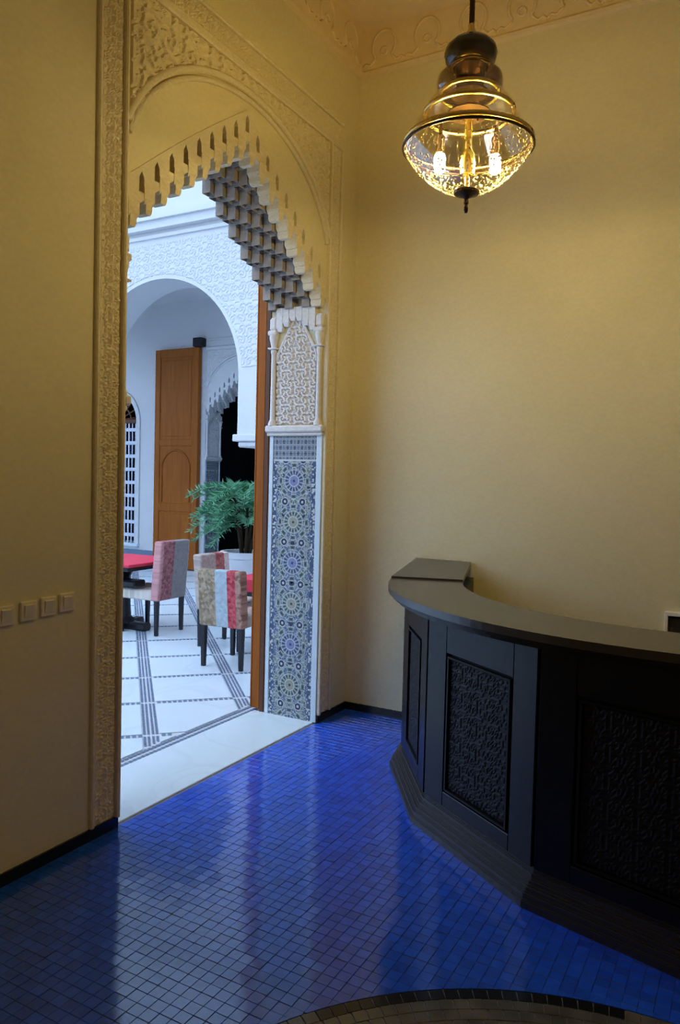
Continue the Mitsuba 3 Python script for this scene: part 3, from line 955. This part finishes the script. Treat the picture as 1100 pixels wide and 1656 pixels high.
desk = thing('reception_desk', 'curved black lacquered reception desk with panelled front and stepped plinth', 'desk')
put('body', strip(.085, .42, 0, 1.10), 'lacquer_black', desk)
steps = [(0, 0, .030), (.006, .030, .036), (.012, .036, .058), (.022, .058, .064), (.028, .064, .078), (.040, .078, .086), (.048, .086, .100), (.058, .100, .106), (.064, .106, .124), (.074, .124, .130), (.078, .130, .146)]
for d0, z0, z1 in steps:
    put('plinth_moulding', strip(d0, .30, z0, z1), 'lacquer_plinth', desk)
B = offset(V, .085)
for i in range(len(B) - 1):
    p, q = B[i], B[i + 1]
    L = np.linalg.norm(q - p)
    t = (q - p) / L
    n = np.array([t[1], -t[0]])                       # outwards

    def face(m):                                      # (along, out, z)
        m = m.copy()
        v = m.vertices
        m.vertices = np.stack([p[0] + t[0] * v[:, 0] + n[0] * v[:, 1], p[1] + t[1] * v[:, 0] + n[1] * v[:, 1], v[:, 2]], -1)
        return m
    z0, z1 = .22, .915
    a0, a1 = .165, L - .155
    for a, b in ((0.004, a0), (a1, L - .004)):
        put('stile', face(bevel_box(a, b, -.01, .020, .146, 1.095, .003)), 'lacquer_black', desk)
    put('rail', face(bevel_box(a0, a1, -.01, .020, z1, 1.095, .003)), 'lacquer_black', desk)
    put('rail', face(bevel_box(a0, a1, -.01, .020, .146, z0, .003)), 'lacquer_black', desk)
    f = relief(a0 + .025, a1 - .025, z0 + .02, z1 - .02, .008, .010, .003, .06, seed=12)
    fk = put('carved_panel', face(f), 'lacquer_carved', desk)
    put('panel_edge', face(cat([box(a0 + .016, a0 + .027, -.01, .024, z0 + .012, z1 - .012), box(a1 - .027, a1 - .016, -.01, .024, z0 + .012, z1 - .012), box(a0 + .016, a1 - .016, -.01, .024, z1 - .022, z1 - .012), box(a0 + .016, a1 - .016, -.01, .024, z0 + .012, z0 + .022)])), 'lacquer_carved', fk)


def ring_sector(r0, r1, t0, t1, z0, z1):
    a = np.radians(np.linspace(t0, t1, 60))
    o = [(DESK_C[0] + r1 * math.cos(x), DESK_C[1] + r1 * math.sin(x)) for x in a]
    i = [(DESK_C[0] + r0 * math.cos(x), DESK_C[1] + r0 * math.sin(x)) for x in a[::-1]]
    m = extrude(sg.Polygon(o + i), z1 - z0)
    m.apply_translation((0, 0, z0))
    return m


put('counter_top', ring_sector(1.365, 1.800, 197.2, 330, 1.130, 1.165), 'lacquer_top', desk, label='smooth dark grey counter top')
put('cornice_moulding', cat([ring_sector(1.38, 1.782, 197.6, 330, 1.112, 1.130), ring_sector(1.39, 1.760, 198, 330, 1.094, 1.112)]), 'lacquer_black', desk)
a = math.radians(197.2)
j0, j1 = DESK_C + 1.80 * np.array([math.cos(a), math.sin(a)]), DESK_C + 1.365 * np.array([math.cos(a), math.sin(a)])
w0, w1 = np.array([.571, -.016]), np.array([.985, -.016])
fl = np.array([(*j0, 1.150), (*j1, 1.150), (*w1, 1.178), (*w0, 1.178), (*j0, 1.176), (*j1, 1.176), (*w1, 1.208), (*w0, 1.208)])
put('hinged_flap', trimesh.convex.convex_hull(fl), 'lacquer_top', desk, label='raised end flap of the counter by the wall')

# ------------------------------------------------------------------ pendant lamp
LX, LY, LZ, LK = 1.541, -1.832, 3.247, 1.10      # axis, height of the bowl's rim, size
lamp = thing('pendant_lamp', 'hanging lantern of stacked glass tiers with brass rims and two lit bulbs', 'lamp')


def lz(z):
    return LZ + (z - 3.111) * LK


def turned(name, prof, b, smooth=30, n=64, label=None):
    m = lathe([(r * LK, lz(z)) for r, z in prof], n)
    m.apply_translation((LX, LY, 0))
    return put(name, m, b, lamp, smooth=smooth, label=label)


def ring(name, z, r, t, b):
    m = sweep([(LX + LK * r * math.cos(a), LY + LK * r * math.sin(a), lz(z)) for a in np.linspace(0, 2 * np.pi, 73)], t * LK, 8)
    return put(name, m, b, lamp, smooth=True)


TOP = 3.111 + (CEIL - LZ) / LK
turned('ceiling_rose', [(0, TOP - .06), (.03, TOP - .06), (.06, TOP - .02), (.065, TOP), (0, TOP)], 'bronze_dark')
turned('rod', [(0, 3.585), (.011, 3.585), (.011, TOP - .05), (0, TOP - .05)], 'bronze_dark', n=12, label='dark brown hanging rod')
turned('cap', [(0, 3.60), (.010, 3.60), (.014, 3.575), (.022, 3.557), (.040, 3.545), (.040, 3.538), (0, 3.538)], 'brass')
turned('dome', [(0, 3.545), (.040, 3.540), (.078, 3.522), (.100, 3.500), (.106, 3.478), (.100, 3.452), (.080, 3.432), (.050, 3.425), (0, 3.425)], 'glass_black', smooth=70, label='black glossy glass dome')
turned('upper_tier', [(.072, 3.425), (.105, 3.408), (.128, 3.385), (.133, 3.362), (.128, 3.340), (.112, 3.322)], 'glass_smoke', label='smoked brown glass tier')
turned('neck', [(.0, 3.425), (.060, 3.425), (.055, 3.36), (.050, 3.335), (.075, 3.325), (.075, 3.318), (0, 3.318)], 'bronze_dark')
ring('rim', 3.424, .074, .007, 'brass')
ring('rim', 3.322, .115, .010, 'brass')
turned('middle_tier', [(.118, 3.322), (.150, 3.300), (.170, 3.272), (.176, 3.245)], 'glass_amber', label='amber glass tier')
ring('rim', 3.243, .176, .011, 'brass')
turned('plate', [(0, 3.252), (.060, 3.252), (.085, 3.246), (.085, 3.240), (0, 3.240)], 'bronze_dark')
turned('shoulder', [(.178, 3.240), (.200, 3.215), (.228, 3.170), (.250, 3.135), (.2585, 3.113)], 'glass_amber', label='amber glass shoulder above the bowl')
ring('rim', 3.108, .260, .006, 'bronze_dark')
ring('rim', 3.128, .253, .010, 'brass')
bowl = [(.259, 3.109), (.250, 3.085), (.228, 3.055), (.196, 3.018), (.160, 2.985), (.120, 2.957), (.080, 2.940), (.045, 2.934)]
turned('bowl', bowl, 'glass_clear', smooth=True, label='clear seeded glass bowl')
turned('stem', [(0, 2.93), (.012, 2.93), (.012, 2.99), (.030, 3.0), (.034, 3.04), (.030, 3.08), (.016, 3.10), (.016, 3.22), (.040, 3.235), (.040, 3.25), (0, 3.25)], 'brass', n=24)
turned('finial', [(0, 2.848), (.006, 2.850), (.009, 2.865), (.006, 2.880), (.010, 2.888), (.008, 2.905), (.020, 2.912), (.050, 2.924), (.052, 2.934), (.030, 2.940), (0, 2.942)], 'bronze_dark', n=32, label='dark turned finial')
# the seeds in the glass: tiny bubbles
bx = np.array(bowl)
seg = np.r_[0, np.cumsum(np.hypot(*np.diff(bx, axis=0).T))]
ico = trimesh.creation.icosahedron()
seeds = []
lr = np.random.default_rng(5)
while len(seeds) < 760:
    s = lr.uniform(0, seg[-1])
    r, z = np.interp(s, seg, bx[:, 0]), np.interp(s, seg, bx[:, 1])
    if lr.uniform() > r / .26:
        continue
    a = lr.uniform(0, 2 * np.pi)
    q = ico.copy()
    q.apply_scale(lr.uniform(.0030, .0058))
    q.apply_translation((LX + LK * (r - .003) * math.cos(a), LY + LK * (r - .003) * math.sin(a), lz(z)))
    seeds.append(q)
put('glass_seed', cat(seeds), 'glass_seed', lamp, kind='stuff')
for s in (-1, 1):
    o = np.array([LX, LY, 0]) + s * .112 * LK * _R
    arm = put('arm', sweep([o + np.array([0, 0, lz(3.2)]), o + np.array([0, 0, lz(3.225)]), np.array([LX, LY, lz(3.235)])], .008, 6), 'brass', lamp, smooth=True)
    m = lathe([(r * LK, lz(z)) for r, z in ((0, 3.005), (.012, 3.006), (.022, 3.014), (.024, 3.03), (.024, 3.065), (.020, 3.078), (.014, 3.084), (0, 3.084))], 20)
    m.apply_translation(o)
    put('bulb', m, None, arm, smooth=True, label='lit bulb', emitter={'type': 'area', 'radiance': rgb(*BULB)})
    m = lathe([(r * LK, lz(z)) for r, z in ((0, 3.084), (.015, 3.084), (.017, 3.12), (.017, 3.15), (.008, 3.16), (.008, 3.2), (0, 3.2))], 16)
    m.apply_translation(o)
    put('socket', m, 'bronze_dark', arm, smooth=35)

# ------------------------------------------------------------------ switches and the socket
names = ['leftmost, cut off by the frame', 'second from the left', 'third from the left', 'rightmost, nearest the archway']
for i, yc in enumerate((-3.012, -2.900, -2.795, -2.694)):
    z = 1.152 + (.006 * i)
    t = thing('light_switch', f'cream light switch, {names[i]} of four in a row', 'switch', 'light switches in a row')
    put('plate', bevel_box(-.001, .012, yc - .042, yc + .042, z - .043, z + .043, .004), 'plastic_cream', t)
    put('rocker', trimesh.convex.convex_hull(np.array([(x, yc + a, z + b) for a in (-.024, .024) for b, x in ((-.028, .012), (.028, .012), (.026, .021), (-.026, .014))])), 'plastic_cream', t)
t = thing('wall_socket', 'white socket plate with dark inset on the back wall above the desk', 'socket')
put('plate', cat([bevel_box(2.25, 2.272, -.03, .001, .83, .995, .004), bevel_box(2.25, 2.45, -.03, .001, .968, .995, .004), bevel_box(2.428, 2.45, -.03, .001, .83, .995, .004), bevel_box(2.25, 2.45, -.03, .001, .83, .855, .004)]), 'plastic_white', t)
put('inset', bevel_box(2.27, 2.43, -.012, .001, .85, .97, .003), 'socket_dark', t)
